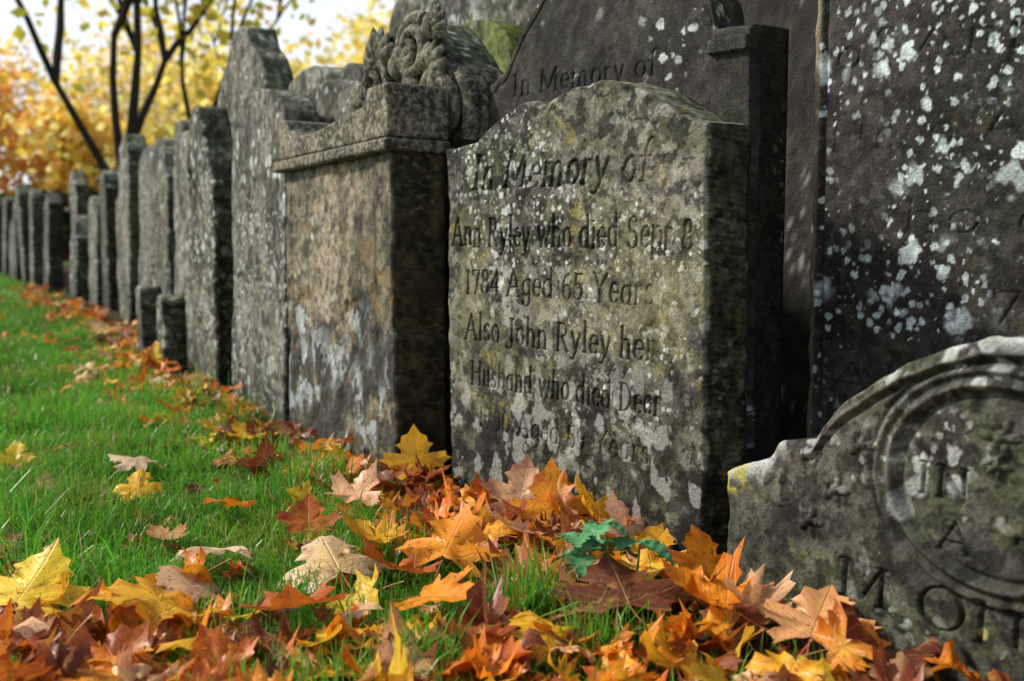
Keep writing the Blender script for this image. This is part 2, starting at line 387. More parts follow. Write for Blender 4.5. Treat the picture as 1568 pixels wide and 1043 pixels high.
# ------------------------------------------------------------------ A : foreground small stone
WA=1.15
cA=Canvas(WA,.62,.0014)
cA.text('M ON  TAR',.26,.93,.085,.078,.0,1,.85)
cA.text('IN   M',.40,.66,.275,.060,.0,.9,.85)
cA.text('A  T',.44,.62,.20,.055,.0,.8,.85)
def relA(X,Z,top):
    wear=np.clip(.95+1.8*fbm(X*8,Z*8,88,3),.45,1)
    y=.0085*cA.sample(X,Z)*wear
    u_=(X-.53)/1.25; d=np.hypot(u_,Z-.305)
    ring=lambda r,w:np.exp(-((d-r)/w)**2)*wear
    y=y-.012*ring(.140,.007)+.006*ring(.128,.005)-.008*ring(.160,.006)+.005*ring(.170,.004)
    bd=(top-Z); y=y-.007*np.exp(-((bd-.022)/.006)**2)*(X>.18)*(X<.97)+.005*np.exp(-((bd-.033)/.004)**2)*(X>.18)*(X<.97)
    for (ax,az,rr,np_) in ((.30,.33,.030,5),(.79,.33,.032,5),(.53,.375,.030,6),(.25,.25,.028,5),(.85,.27,.024,5),(.53,.335,.02,5),(.20,.19,.028,5),(.89,.19,.024,5)):
        dx=X-ax;dz=Z-az;dd=np.hypot(dx,dz);an=np.arctan2(dz,dx)
        y=y-.010*np.clip(1-dd/(rr*(.75+.3*np.cos(np_*an))),0,1)**.5
        y=y+.004*np.exp(-((dd-rr*.35)/.004)**2)*(dd<rr)
    # scroll work in the left shoulder
    for (ax,az,r0) in ((.13,.24,.045),(.93,.24,.045)):
        dx=X-ax;dz=Z-az;dd=np.hypot(dx,dz);an=np.arctan2(dz,dx)
        y=y-.005*np.clip(np.cos((dd/.0095-an)),0,1)*S(r0-dd,0,.01)
    return y
profA=[(0,.235),(.03,.25),(.06,.262),(.085,.272),(.10,.29),(.105,.305),(.15,.315),(.175,.32),(.19,.345),(.22,.385),(.27,.425),(.33,.465),(.40,.497),(.45,.51),(.5,.515),(.55,.51),(.60,.497),(.67,.465),(.73,.425),(.78,.385),(.81,.345),(.825,.32),(.85,.315),(.895,.305),(.90,.29),(.915,.272),(.94,.262),(.97,.25),(1,.235)]
topA=lambda x:np.interp(x/WA,[p[0] for p in profA],[p[1] for p in profA])
def hookA(c,x,z,fine,M,D):
    e=S(.032-(topA(x)-z)+.06*D,.0,.03)*S(fbm(x*24,z*24,601,4),.0,.07)
    c=mixc(c,(.42,.44,.42),e*.75)
    yb=S(.042-np.hypot(x-.012,z-.235)+.05*D,0,.02)*S(fbm(x*60,z*60,611,3),-.14,-.02); c=mixc(c,(.36,.34,.05),yb*.9)
    for (ax,az,r) in ((.70,.19,.014),(.34,.17,.006),(.52,.10,.006)):
        c=mixc(c,(.38,.36,.12),S(r-np.hypot(x-ax,z-az)+.02*D,0,.004)*.8)
    return c
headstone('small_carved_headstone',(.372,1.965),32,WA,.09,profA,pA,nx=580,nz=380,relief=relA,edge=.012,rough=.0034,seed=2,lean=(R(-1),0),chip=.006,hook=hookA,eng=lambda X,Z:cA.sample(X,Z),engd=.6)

# ------------------------------------------------------------------ K : large black stone on the right
WK=1.0
cK=Canvas(WK,1.9,.002)
for (t,z,a,b) in (('To the Memory',1.13,.12,.9),('of Ann Wood',.97,.06,.9),('Here Also',.81,.05,.62),('who died',.65,.1,.75),('Aged 74 Years',.49,.06,.9),('Also Mary',.33,.06,.8)):
    cK.text(t,a,b,z,.080,.05,.8,.75)
def relK(X,Z,top):
    y=.0058*cK.sample(X,Z)*np.clip(.85+2.5*fbm(X*6,Z*6,66,3),.25,1)
    return y+.008*np.exp(-((X-.035)/.006)**2)+.006*np.exp(-((X-.965)/.006)**2)
def hookK(c,x,z,fine,M,D):
    edge=1-S(x,.018,.026); c=mixc(c,(.19,.15,.10),edge*.85)
    m,t=spots_layer(x+5,z+3,15,911,1.6,.62,.9)
    m=m*S(x*.9+z*.55+.8*fbm(x*5,z*5,913,3),.84,1.04)*S(fbm(x*45,z*45,915,3),-.10,.02)
    return c*(1-.78*m[...,None])+np.array((.33,.42,.43))*(1+2.2*fine)[...,None]*.78*m[...,None]
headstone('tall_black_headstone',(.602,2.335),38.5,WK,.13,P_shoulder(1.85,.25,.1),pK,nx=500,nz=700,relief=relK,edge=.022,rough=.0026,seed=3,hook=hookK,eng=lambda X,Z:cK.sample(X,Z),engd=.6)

# ------------------------------------------------------------------ L : dark stone behind centre with pilaster
WL=.90
cL=Canvas(WL,1.5,.002)
cL.text('In Memory of',.10,.62,1.0,.070,.05,1,.62)
cL.text('Thomas Shaw',.12,.72,.86,.08,.0,.8,.6)
profL=[(0,1.04),(.03,1.045),(.045,1.06),(.07,1.065),(.09,1.08),(.12,1.12),(.17,1.18),(.22,1.22),(.30,1.29),(.4,1.36),(.5,1.39),(.6,1.36),(.7,1.29),(.78,1.22),(.83,1.17),(.86,1.13),(.87,1.08),(.875,1.075),(1,1.07)]
def relL(X,Z,top):
    y=.005*cL.sample(X,Z)
    y=y-.018*((X>.79)&(X<.895))*1.0
    y=y+.004*np.exp(-(((top-Z)-.03)/.005)**2)*(X<.78)
    return y-.012*((X>.78)&(Z>1.02)&(Z<1.05))
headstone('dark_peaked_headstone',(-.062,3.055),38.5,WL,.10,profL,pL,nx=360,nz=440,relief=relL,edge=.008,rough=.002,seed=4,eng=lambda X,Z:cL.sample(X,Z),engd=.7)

# ------------------------------------------------------------------ stones behind
headstone('tall_grey_headstone',(-.50,4.35),38.5,1.05,.13,[(0,1.25),(.04,1.3),(.07,1.42),(.12,1.52),(.2,1.6),(.5,1.85),(.8,1.6),(.9,1.5),(1,1.25)],pD,nx=140,nz=180,rough=.004,seed=6)
headstone('mossy_headstone',(-.27,3.92),36,.46,.18,P_arch(1.33,.17),pMoss,nx=80,nz=120,rough=.005,seed=7)
headstone('tall_dark_headstone',(.50,3.25),38.5,1.0,.12,P_ogee(1.9,.2),pL,nx=80,nz=100,seed=8)
headstone('low_arched_headstone',(-1.06,4.95),33,.95,.11,P_triple(1.30,.10),pE,nx=140,nz=140,seed=9,rough=.004)
headstone('low_arched_headstone',(-.80,4.30),33,.62,.11,[(0,1.11),(.1,1.16),(.2,1.17),(.45,1.19),(.6,1.17),(.8,1.16),(1,1.08)],pD,nx=120,nz=120,seed=12,rough=.004)

# ------------------------------------------------------------------ C : buff pedestal tomb with cornice
def prism_mesh(name,out,y0,y1,mats,bev=.004):
    bm=bmesh.new()
    f=[bm.verts.new((x,y0,z)) for x,z in out]; b=[bm.verts.new((x,y1,z)) for x,z in out]
    n=len(out)
    bm.faces.new(f); bm.faces.new(b[::-1])
    for i in range(n): bm.faces.new((f[(i+1)%n],f[i],b[i],b[(i+1)%n]))
    bmesh.ops.recalc_face_normals(bm,faces=bm.faces)
    me=bpy.data.meshes.new(name); bm.to_mesh(me); bm.free()
    for m in mats: me.materials.append(m)
    o=bpy.data.objects.new(name,me)
    bv=o.modifiers.new('b','BEVEL'); bv.width=bev; bv.segments=3
    return o
WC=.767; TC=.155; aC=32
rzC=math.atan2(-math.cos(R(aC)),math.sin(R(aC)))
eC=empty('pedestal_tomb',(-.713,3.58,0)); eC.rotation_euler=(Matrix.Rotation(rzC,4,'Z')@Matrix.Rotation(R(-1.0),4,'X')@Matrix.Rotation(R(-1.6),4,'Y')).to_euler()
erodeC=lambda x,z:S(.46+.9*fbm(x*5,z*4,91,5)-z,-.02,.05)
def relC(X,Z,top):
    y=.006*np.exp(-((X-.66)/.006)**2)-.006*(X>.665)
    y=y+.004*np.exp(-((X-.05)/.005)**2)
    return y+.007*erodeC(X,Z)*(.5+4*np.clip(fbm(X*14,Z*14,92,4)+.05,0,1))
def hookC(c,x,z,fine,M,D):
    er=erodeC(x,z)
    dk=er*S(fbm(x*11,z*7,701,4),-.18,.0)
    c=mixc(c,(.030,.029,.025),dk*.92)
    wh=er*S(fbm(x*24,z*18,702,4),.02,.08)*S(fbm(x*5,z*4,703,3),-.06,.10)
    c=c*(1-.8*wh[...,None])+np.array((.31,.35,.365))*(1+2*fine)[...,None]*.8*wh[...,None]
    og=np.exp(-((z-.50+.6*D)/.04)**2)*S(fbm(x*6,z*6,705,3),-.04,.10)
    return mixc(c,(.24,.155,.045),og*.45)
link(bpy.data.objects.new('shaft',slab_mesh('shaft',WC,TC,[(0,.84),(1,.84)],pC,nx=300,nz=340,relief=relC,edge=.006,rough=.003,seed=5,hook=hookC,sidef=(.28,.27,.17),groove=.0004)),eC)
def box(x0,x1,z0,z1): return [(x0,z0),(x1,z0),(x1,z1),(x0,z1)]
link(prism_mesh('cornice',box(-.030,WC+.022,.838,.872),-.034,TC+.006,[mCap],.010),eC)
link(prism_mesh('frieze',[(-.018,.874),(WC+.014,.874),(WC+.014,1.012),(WC-.11,1.012),(WC-.118,.972),(WC-.16,.965),(.42,.948),(.28,.932),(.16,.94),(.09,.962),(.06,.992),(.02,1.0),(-.012,.985),(-.018,.95)],-.022,TC+.004,[mCap],.008),eC)

# ------------------------------------------------------------------ M : carved scroll headstone
aM=36; rzM=math.atan2(-math.cos(R(aM)),math.sin(R(aM)))
eM=empty('carved_scroll_headstone',(-.445,3.52,-.02),rzM)
def relM(X,Z,top):
    y=0*X
    for i in range(60):
        H_=lambda k:hsh(np.array([i]),np.array([k]),5)[0]
        rr=.018+.03*H_(3); ax=.56*H_(1); az=.75+.5*H_(2)
        d=np.hypot(X-ax,Z-az)/rr; y=np.minimum(y,-.028*np.sqrt(np.clip(1-d,0,1)))
        y=y+.006*np.exp(-((d-1.05)/.15)**2)
    return y
link(bpy.data.objects.new('slab',slab_mesh('slab',.57,.15,[(0,1.10),(.08,1.16),(.2,1.21),(.35,1.26),(.5,1.27),(.62,1.25),(.75,1.19),(.85,1.13),(1,1.04)],pM,nx=180,nz=260,relief=relM,seed=13,rough=.004)),eM)
def tube(name,pts,rad,mat,parent,res=6):
    cu=bpy.data.curves.new(name,'CURVE'); cu.dimensions='3D'; cu.bevel_depth=1; cu.bevel_resolution=res
    sp=cu.splines.new('POLY'); sp.points.add(len(pts)-1)
    for i,p in enumerate(pts):
        sp.points[i].co=(*p,1); sp.points[i].radius=rad[i] if hasattr(rad,'__len__') else rad
    cu.materials.append(mat); cu.use_fill_caps=True
    o=bpy.data.objects.new(name,cu); link(o,parent); return o
def volute(name,cx,cz,r0,y,turns,parent,mat,sgn=1,a0=0,th=.26):
    pts=[];rd=[]
    for i in range(70):
        t=i/69; r=r0*(1-.85*t); a=R(a0)+sgn*t*turns*2*math.pi
        pts.append((cx+r*math.cos(a),y-.03*t,cz+r*math.sin(a))); rd.append(r0*th*(1-.55*t))
    tube(name,pts,rd,mat,parent)
volute('volute_1',.47,1.02,.10,-.02,2.1,eM,mMc,1,80)
volute('volute_2',.34,1.18,.085,-.025,2.1,eM,mMc,1,60)
volute('volute_3',.12,1.09,.08,-.025,2.0,eM,mMc,-1,100)
for k in range(4):
    pts=[(.50+.075*math.cos(R(200)-i/39*R(230)),k*.038,.98+.12*math.sin(R(200)-i/39*R(230))) for i in range(40)]
    tube('reed_%d'%k,pts,.024,mMc,eM,4)
def acanthus(name,cx,cz,s,rot,parent,mat):
    V=[];F=[]
    for l in range(7):
        a=R(rot+(l-3)*24); L=s*(1-.09*abs(l-3))
        b=len(V)
        for i in range(9):
            t=i/8; w=.17*s*abs(math.sin(math.pi*min(1,t*.92+.08)))**.7
            for j in range(5):
                u=(j-2)/2
                x=t*L; yv=u*w
                h_=-.012-.034*math.sin(math.pi*t)*(1-.45*u*u)-.02*t*t
                V.append((cx+x*math.cos(a)-yv*math.sin(a),h_,cz+x*math.sin(a)+yv*math.cos(a)))
        for i in range(8):
            for j in range(4):
                F.append((b+i*5+j,b+i*5+j+1,b+(i+1)*5+j+1,b+(i+1)*5+j))
    me=bpy.data.meshes.new(name); me.from_pydata(V,[],F); me.materials.append(mat)
    for p in me.polygons:p.use_smooth=True
    o=bpy.data.objects.new(name,me); so=o.modifiers.new('s','SOLIDIFY'); so.thickness=.01; link(o,parent)
for i,(a_,b_,c_,d_) in enumerate(((.16,1.15,.12,110),(.28,1.10,.12,60),(.05,1.02,.11,150),(.22,1.00,.11,20),(.42,1.10,.10,40),(.30,.92,.10,-40),(.10,.96,.10,200),(.45,1.20,.08,70))):
    acanthus('acanthus_%d'%i,a_,b_,c_,d_,eM,mMc)

# ------------------------------------------------------------------ the row receding to the left
headstone('grey_round_headstone',(-1.105,4.44),28,.70,.12,P_arch(1.17,.15),pD,nx=260,nz=340,rough=.004,seed=14,lean=(R(-1.0),R(1.8)),chip=.006)
headstone('ogee_headstone',(-1.40,5.34),30,.86,.13,[(0,1.05),(.04,1.12),(.10,1.26),(.2,1.36),(.3,1.42),(.36,1.51),(.5,1.53),(.62,1.51),(.68,1.42),(.8,1.36),(.9,1.26),(.96,1.12),(1,1.05)],pE,nx=200,nz=260,rough=.004,seed=15,lean=(R(-1),R(-1)))
headstone('weathered_headstone',(-1.40,4.93),28,.46,.12,[(0,.98),(.1,1.05),(.2,1.13),(.35,1.17),(.5,1.16),(.62,1.10),(.68,1.03),(.8,.98),(.9,.9),(1,.84)],pF,nx=140,nz=200,rough=.007,seed=16,chip=.014,lean=(0,R(1)))
headstone('footstone',(-1.70,5.42),27,.16,.11,P_arch(.36,.04),pF,nx=40,nz=50,seed=31,rough=.004)
headstone('footstone',(-1.98,5.98),27,.15,.11,P_arch(.38,.04),pE,nx=40,nz=50,seed=32,rough=.004)
rr=random.Random(4)
row=[
((-1.82,6.10),28,.66,.14,P_arch(1.17,.20),pE,(-1,1)),
((-1.50,6.40),27,.70,.14,P_shoulder(1.33,.16),pD,(0,0)),
((-2.22,6.98),27,.55,.15,P_shoulder(1.16,.16),pF,(-1,1)),
((-1.98,7.35),26,.62,.15,P_ogee(1.40,.2),pE,(0,1)),
((-2.62,7.95),26,.55,.16,P_arch(1.22,.12),pD,(-2,0)),
((-2.52,8.55),25,.60,.15,P_shoulder(1.46,.18),pH,(0,-1)),
((-3.02,8.75),26,.52,.15,P_triple(1.38,.14),pE,(-1,1)),
((-3.22,9.30),25,.50,.16,P_arch(.95,.12),pF,(0,0)),
((-3.02,9.65),25,.60,.16,P_arch(1.42,.12),pF,(0,0)),
((-3.58,9.95),25,.50,.15,P_shoulder(1.18,.14),pH,(0,-1)),
]
x,y=-3.95,10.7
kk=0
while y<20:
    Pp=[pE,pD,pF,pH][kk%4]; hh_=rr.choice((.85,1.0,1.08,1.22,.92,1.3))
    row.append(((x+rr.uniform(-.12,.16),y),26+1.5*(y-10)/10,rr.uniform(.45,.75),rr.uniform(.12,.17),[P_arch,P_shoulder,P_ogee,P_triple,P_peak][rr.randrange(5)](hh_,rr.uniform(.1,.2)),Pp,(rr.uniform(-4,3),rr.uniform(-4,4))))
    st=rr.uniform(.6,1.05); x-=st*.50; y+=st*.87; kk+=1
nm=['arched_headstone','shouldered_headstone','lichened_headstone']
for i,(l,a,W,T,p,m,ln) in enumerate(row):
    headstone(nm[i%3],l,a,W,T,p,m,nx=80,nz=110,seed=40+i,rough=.006,chip=.009,lean=(R(ln[0]),R(ln[1])),sidef=(.36,.36,.28))
for i in range(8):
    t=i/7; x=-2.3-4.0*t; y=9.2+7.5*t
    headstone(nm[(i+1)%3],(x+.75,y+.25),27,.65,.14,[P_arch,P_ogee,P_shoulder][i%3](1.1+.35*((i*37)%5)/5,.18),[pD,pE,pH][i%3],nx=50,nz=60,seed=70+i,sidef=(.36,.36,.28))

# ------------------------------------------------------------------ ground
ROWL=np.array([(1.0,1.0),(.74,1.37),(.37,1.96),(.34,2.12),(-.16,2.76),(-.31,2.92),(-.72,3.56),(-.80,3.85),(-1.11,4.42),(-1.42,4.9),(-1.84,5.95),(-2.22,6.9),(-3.08,8.7),(-3.95,10.5),(-6.0,14.3),(-9.0,19.8)])
def rowdist(x,y):
    x=np.asarray(x,float);y=np.asarray(y,float)
    best=np.full(x.shape,1e9);sg=np.ones(x.shape)
    for (ax,ay),(bx,by) in zip(ROWL[:-1],ROWL[1:]):
        dx,dy=bx-ax,by-ay;L=dx*dx+dy*dy
        t=np.clip(((x-ax)*dx+(y-ay)*dy)/L,0,1)
        qx=x-ax-t*dx;qy=y-ay-t*dy
        d=np.hypot(qx,qy); s=np.sign(dx*qy-dy*qx)
        m=d<best; best=np.where(m,d,best); sg=np.where(m,s,sg)
    return best*sg
_sg=1.0 if float(rowdist(np.array([-2.]),np.array([3.]))[0])>0 else -1.0
def lawn(x,y): return rowdist(x,y)*_sg
def axis(lo,hi,fine_lo,fine_hi,fs,gs):
    a=list(np.arange(fine_lo,fine_hi,fs)); s=fs;v=fine_lo
    left=[]
    while v>lo: s*=gs; v-=s; left.append(v)
    s=fs; v=a[-1]; right=[]
    while v<hi: s*=gs; v+=s; right.append(v)
    return np.array(left[::-1]+a+right)
ax_=axis(-500,500,-4,2,.05,1.25); ay_=axis(-400,700,.5,8,.05,1.25)
GX,GY=np.meshgrid(ax_,ay_)
fade=np.clip(1-(np.hypot(GX,GY-4)-15)/20,0,1)
GZ=gz(GX,GY)*fade
idx=np.arange(GX.size).reshape(GX.shape)
q=np.stack([idx[:-1,:-1],idx[:-1,1:],idx[1:,1:],idx[1:,:-1]],-1).reshape(-1,4)
mg,nt=newmat('ground_lawn'); h=N(nt)
tc=h.n('ShaderNodeTexCoord').outputs['Object']
at=h.n('ShaderNodeAttribute'); at.attribute_name='soil'
n1=h.noise(tc,1.2,3,.6);n2=h.noise(tc,25,4,.7)
g=h.mix(n1.outputs[0],(.04,.12,.012),(.10,.20,.02)); g=h.mix(h.step(n2.outputs[0],.4,.65),g,(.02,.055,.008))
s=h.mix(n2.outputs[0],(.06,.034,.018),(.018,.012,.007))
cg=h.mix(h.step(h.math('ADD',at.outputs['Fac'],h.math('MULTIPLY_ADD',n2.outputs[0],.5,-.25)),.4,.6),g,s)
out_bsdf(h,cg,.95,None,.02,1,.1)
me=mesh_np('ground',np.stack([GX,GY,GZ],-1).reshape(-1,3),q.ravel(),np.full(len(q),4),[mg],np.ones(len(q),bool))
ld=lawn(GX,GY); soil=np.clip(1-(ld-.05)/.35,0,1)
soil=np.maximum(soil,np.clip((2.0-GY)*2,0,1)*.5*(GX>-1.5)*(GY>.5)); soil=np.where(GY>22,0,soil)
set_col(me,'soil',np.stack([soil,soil,soil,soil*0+1],-1).reshape(-1,4))
link(bpy.data.objects.new('ground',me))

# ------------------------------------------------------------------ fallen leaves
half=[(0,0),(.07,-.07),(.16,-.10),(.27,-.17),(.43,-.20),(.40,-.11),(.53,-.06),(.45,.02),(.36,.075),(.46,.11),(.57,.11),(.60,.20),(.78,.30),(.66,.35),(.66,.47),(.53,.46),(.41,.44),(.29,.415),(.30,.52),(.40,.62),(.29,.67),(.27,.79),(.13,.84)]
full=[(x,y) for x,y in half]+[(0,1.03)]+[(-x,y) for x,y in half[:0:-1]]
OUT=np.array(full); CEN=np.array([0,.22])
def leaf_template():
    P=[CEN.copy()]
    for r in (.28,.55,.8,1.0):
        for p in OUT: P.append(CEN+(p-CEN)*r)
    P=np.array(P);n=len(OUT)
    tri=[];quad=[]
    for i in range(n): tri.append((0,1+i,1+(i+1)%n))
    for k in range(3):
        b0=1+k*n;b1=b0+n
        for i in range(n): quad.append((b0+i,b1+i,b1+(i+1)%n,b0+(i+1)%n))
    return P,np.array(tri),np.array(quad)
LP,LT,LQ=leaf_template()
NP=7
pet=np.array([(sx*.010*(1 if k<NP-1 else 1.8),-.55*k/(NP-1)) for k in range(NP) for sx in (-1,1)])
petq=np.array([(2*k,2*k+1,2*k+3,2*k+2) for k in range(NP-1)])+len(LP)
LALL=np.concatenate([LP,pet])
def vein_dist(x,y):
    ax=np.abs(x); d=ax.copy()
    for th in (R(26),R(-24)):
        d=np.minimum(d,np.abs(ax*math.sin(th)-y*math.cos(th)))
    return d
def rotm(a,b,c):
    return (Matrix.Rotation(a,3,'Z')@Matrix.Rotation(b,3,'X')@Matrix.Rotation(c,3,'Y'))
PAL=[((.88,.29,.015),3.8),((.92,.45,.02),3.4),((.90,.56,.30),1.7),((.50,.13,.02),2.2),((.74,.20,.02),2.2),((.19,.05,.022),2.4),((.74,.44,.22),1.4),((.34,.09,.035),2.0),((.94,.63,.04),2.0)]
pw=np.array([p[1] for p in PAL]);pw/=pw.sum()
class LeafBatch:
    def __init__(s): s.V=[];s.C=[];s.U=[];s.F=[];s.L=[];s.n=0
    def add(s,x,y,z,size,yaw,tx,ty,col,curl=1.0):
        k=rng.normal(0,1,6)
        P=LALL.copy(); nl=len(LP)
        X=P[:,0]*rng.uniform(.82,1.12);Y=P[:,1]
        X=X+ .05*k[5]*Y*Y
        r2=P[:,0]**2+(P[:,1]-.3)**2
        an=np.arctan2(P[:,1]-.3,P[:,0])
        Z=curl*(.30*k[0]*X*X+.26*(k[1]+.3)*(Y-.35)**2+.16*k[2]*r2*np.sin(5*an+k[3]*3)+.10*r2*np.sin(9*an+k[4]*5))+.20*np.minimum(vein_dist(P[:,0],P[:,1]),.2)*np.sign(k[0])
        Z=Z+curl*.5*abs(k[4])*np.clip(r2-.35,0,1)*np.sign(k[1]+.4)
        pz=P[nl:,1]; Z[nl:]=.15*k[2]*pz*pz-.1*abs(pz); X[nl:]+= .25*k[3]*pz*pz
        L=np.stack([X,Y-.3,Z],-1)*size
        W=L@np.array(rotm(yaw,tx,ty)).T+np.array([x,y,z])
        g=gz(W[:,0],W[:,1])+.002
        W[:,2]=np.maximum(W[:,2],g+rng.uniform(0,.006))
        c=np.array(col)*rng.uniform(.85,1.1)
        C=np.ones((len(P),4)); C[:,:3]=c
        rad=np.clip(np.sqrt(r2)/.7,0,1)
        q_=rng.random()
        if q_<.45: C[:nl,:3]*= (1-.5*rad[:nl,None]**3*np.array([.3,1,1]))
        elif q_<.6: C[:nl,:3]=C[:nl,:3]*(1-.6*(1-rad[:nl,None]))+np.array((.8,.5,.04))*.6*(1-rad[:nl,None])
        C[nl:,:3]=np.array((.50,.16,.06))
        s.V.append(W);s.C.append(C)
        U=np.zeros((len(P),3));U[:,0]=P[:,0];U[:,1]=P[:,1];U[:,2]=rng.uniform(0,50); U[nl:,0]=5
        s.U.append(U)
        s.F+=[(LT+s.n).ravel(),(LQ+s.n).ravel(),(petq+s.n).ravel()]; s.L+=[np.full(len(LT),3),np.full(len(LQ),4),np.full(len(petq),4)]
        s.n+=len(P)
    def build(s,name,mat):
        me=mesh_np(name,np.concatenate(s.V),np.concatenate(s.F),np.concatenate(s.L),[mat],np.ones(sum(len(l) for l in s.L),bool))
        set_col(me,'col',np.concatenate(s.C)); set_col(me,'luv',np.concatenate(s.U),'FLOAT_VECTOR')
        return link(bpy.data.objects.new(name,me))
ml,nt=newmat('autumn_leaf'); h=N(nt)
ac=h.n('ShaderNodeAttribute');ac.attribute_name='col'; au=h.n('ShaderNodeAttribute');au.attribute_name='luv'
sx=h.n('ShaderNodeSeparateXYZ'); nt.links.new(au.outputs['Vector'],sx.inputs[0])
ax=h.math('ABSOLUTE',sx.outputs[0]); yy=sx.outputs[1]
d=ax
for th in (R(26),R(-24)):
    dd=h.math('ABSOLUTE',h.math('SUBTRACT',h.math('MULTIPLY',ax,math.sin(th)),h.math('MULTIPLY',yy,math.cos(th))))
    d=h.math('MINIMUM',d,dd)
vein=h.math('SUBTRACT',1.0,h.step(d,.004,.016))
fr=h.math('ABSOLUTE',h.math('SUBTRACT',h.math('FRACT',h.math('MULTIPLY',h.math('SUBTRACT',yy,h.math('MULTIPLY',ax,.75)),7.5)),.5))
v2=h.math('MULTIPLY',h.math('SUBTRACT',1.0,h.step(fr,.02,.08)),.5)
vein=h.math('MAXIMUM',vein,v2)
nz1=h.noise(au.outputs['Vector'],3.5,3,.6);nz2=h.noise(au.outputs['Vector'],22,3,.6)
c=ac.outputs['Color']
c=h.mix(h.math('MULTIPLY',h.step(nz1.outputs[0],.48,.70),.6),c,h.mix(1.0,c,(.55,.28,.2),'MULTIPLY'))
c=h.mix(h.math('MULTIPLY',h.math('SUBTRACT',1.0,h.step(nz1.outputs[0],.30,.45)),.3),c,(.88,.50,.04))
c=h.mix(h.math('MULTIPLY',h.step(nz2.outputs[0],.60,.66),.8),c,(.09,.035,.015))
c=h.mix(h.math('MULTIPLY',vein,.42),c,h.mix(.5,c,(.85,.52,.18)))
b=h.n('ShaderNodeBsdfPrincipled'); h.put(b.inputs['Base Color'],c); b.inputs['Roughness'].default_value=.42; b.inputs['Specular IOR Level'].default_value=.45
bn=h.n('ShaderNodeBump'); bn.inputs['Strength'].default_value=.7; bn.inputs['Distance'].default_value=.002
h.put(bn.inputs['Height'],vein); bn.invert=True; nt.links.new(bn.outputs[0],b.inputs['Normal'])
tr=h.n('ShaderNodeBsdfTranslucent'); h.put(tr.inputs[0],c)
mx=h.n('ShaderNodeMixShader'); mx.inputs[0].default_value=.32
nt.links.new(b.outputs[0],mx.inputs[1]);nt.links.new(tr.outputs[0],mx.inputs[2])
o_=h.n('ShaderNodeOutputMaterial');nt.links.new(mx.outputs[0],o_.inputs[0])

lb=LeafBatch()
def pick(): return PAL[rng.choice(len(PAL),p=pw)][0]
cnt=0
while cnt<450:
    x=rng.uniform(-1.25,.9);y=rng.uniform(1.15,2.35)
    ld=float(lawn(np.array([x]),np.array([y]))[0])
    if ld<.03: continue
    edge_y=1.88+.10*math.sin(x*6)+.05*math.sin(x*17)
    p=1.0 if y<edge_y else (.9 if ld<.36 else .12)
    if x<-.5 and y>1.85: p*=.45
    if rng.random()>p: continue
    near=max(0,1-ld/.4)
    lb.add(x,y,rng.uniform(.01,.045)+.04*near*rng.random(),rng.uniform(.045,.118),rng.uniform(0,6.28),rng.normal(0,.42),rng.normal(0,.42),pick(),rng.uniform(.8,2.2)); cnt+=1
cnt=0
while cnt<430:
    t=rng.random()**1.7; y=2.2+t*11; 
    x=np.interp(y,ROWL[:,1],ROWL[:,0])-abs(rng.normal(0,.17+.012*y))-.03
    ld=float(lawn(np.array([x]),np.array([y]))[0])
    if ld<.03: continue
    col=pick()
    if rng.random()<.42: col=PAL[rng.choice([3,5,7,4])][0]
    lb.add(x,y,rng.uniform(.01,.05)+.04*max(0,1-ld/.25)*rng.random(),rng.uniform(.045,.10),rng.uniform(0,6.28),rng.normal(0,.42),rng.normal(0,.42),col,rng.uniform(.8,2.0)); cnt+=1
for i in range(300):
    y=rng.uniform(1.9,10); x=rng.uniform(-1-.62*y,0.2)
    ld=float(lawn(np.array([x]),np.array([y]))[0])
    if ld<.1: continue
    if rng.random()>.8*math.exp(-ld/.9)+.06: continue
    lb.add(x,y,rng.uniform(.02,.045),rng.uniform(.045,.09),rng.uniform(0,6.28),rng.normal(0,.35),rng.normal(0,.35),pick(),1.4)
for i in range(420):
    y=1.4+rng.random()**1.5*4; x=rng.uniform(-.7*y-.3,.5)
    ld=float(lawn(np.array([x]),np.array([y]))[0])
    if ld<.03 or rng.random()>math.exp(-ld/1.0)+.1: continue
    lb.add(x,y,rng.uniform(.012,.04),rng.uniform(.018,.042),rng.uniform(0,6.28),rng.normal(0,.7),rng.normal(0,.7),PAL[rng.choice([3,5,7,6])][0],2.4)
YEL=(.93,.52,.02);BY=(.96,.68,.03);ORG=(.93,.33,.015);PALE=(.92,.66,.44);RUST=(.55,.14,.02);TAN=(.76,.46,.25);DK=(.20,.06,.03)
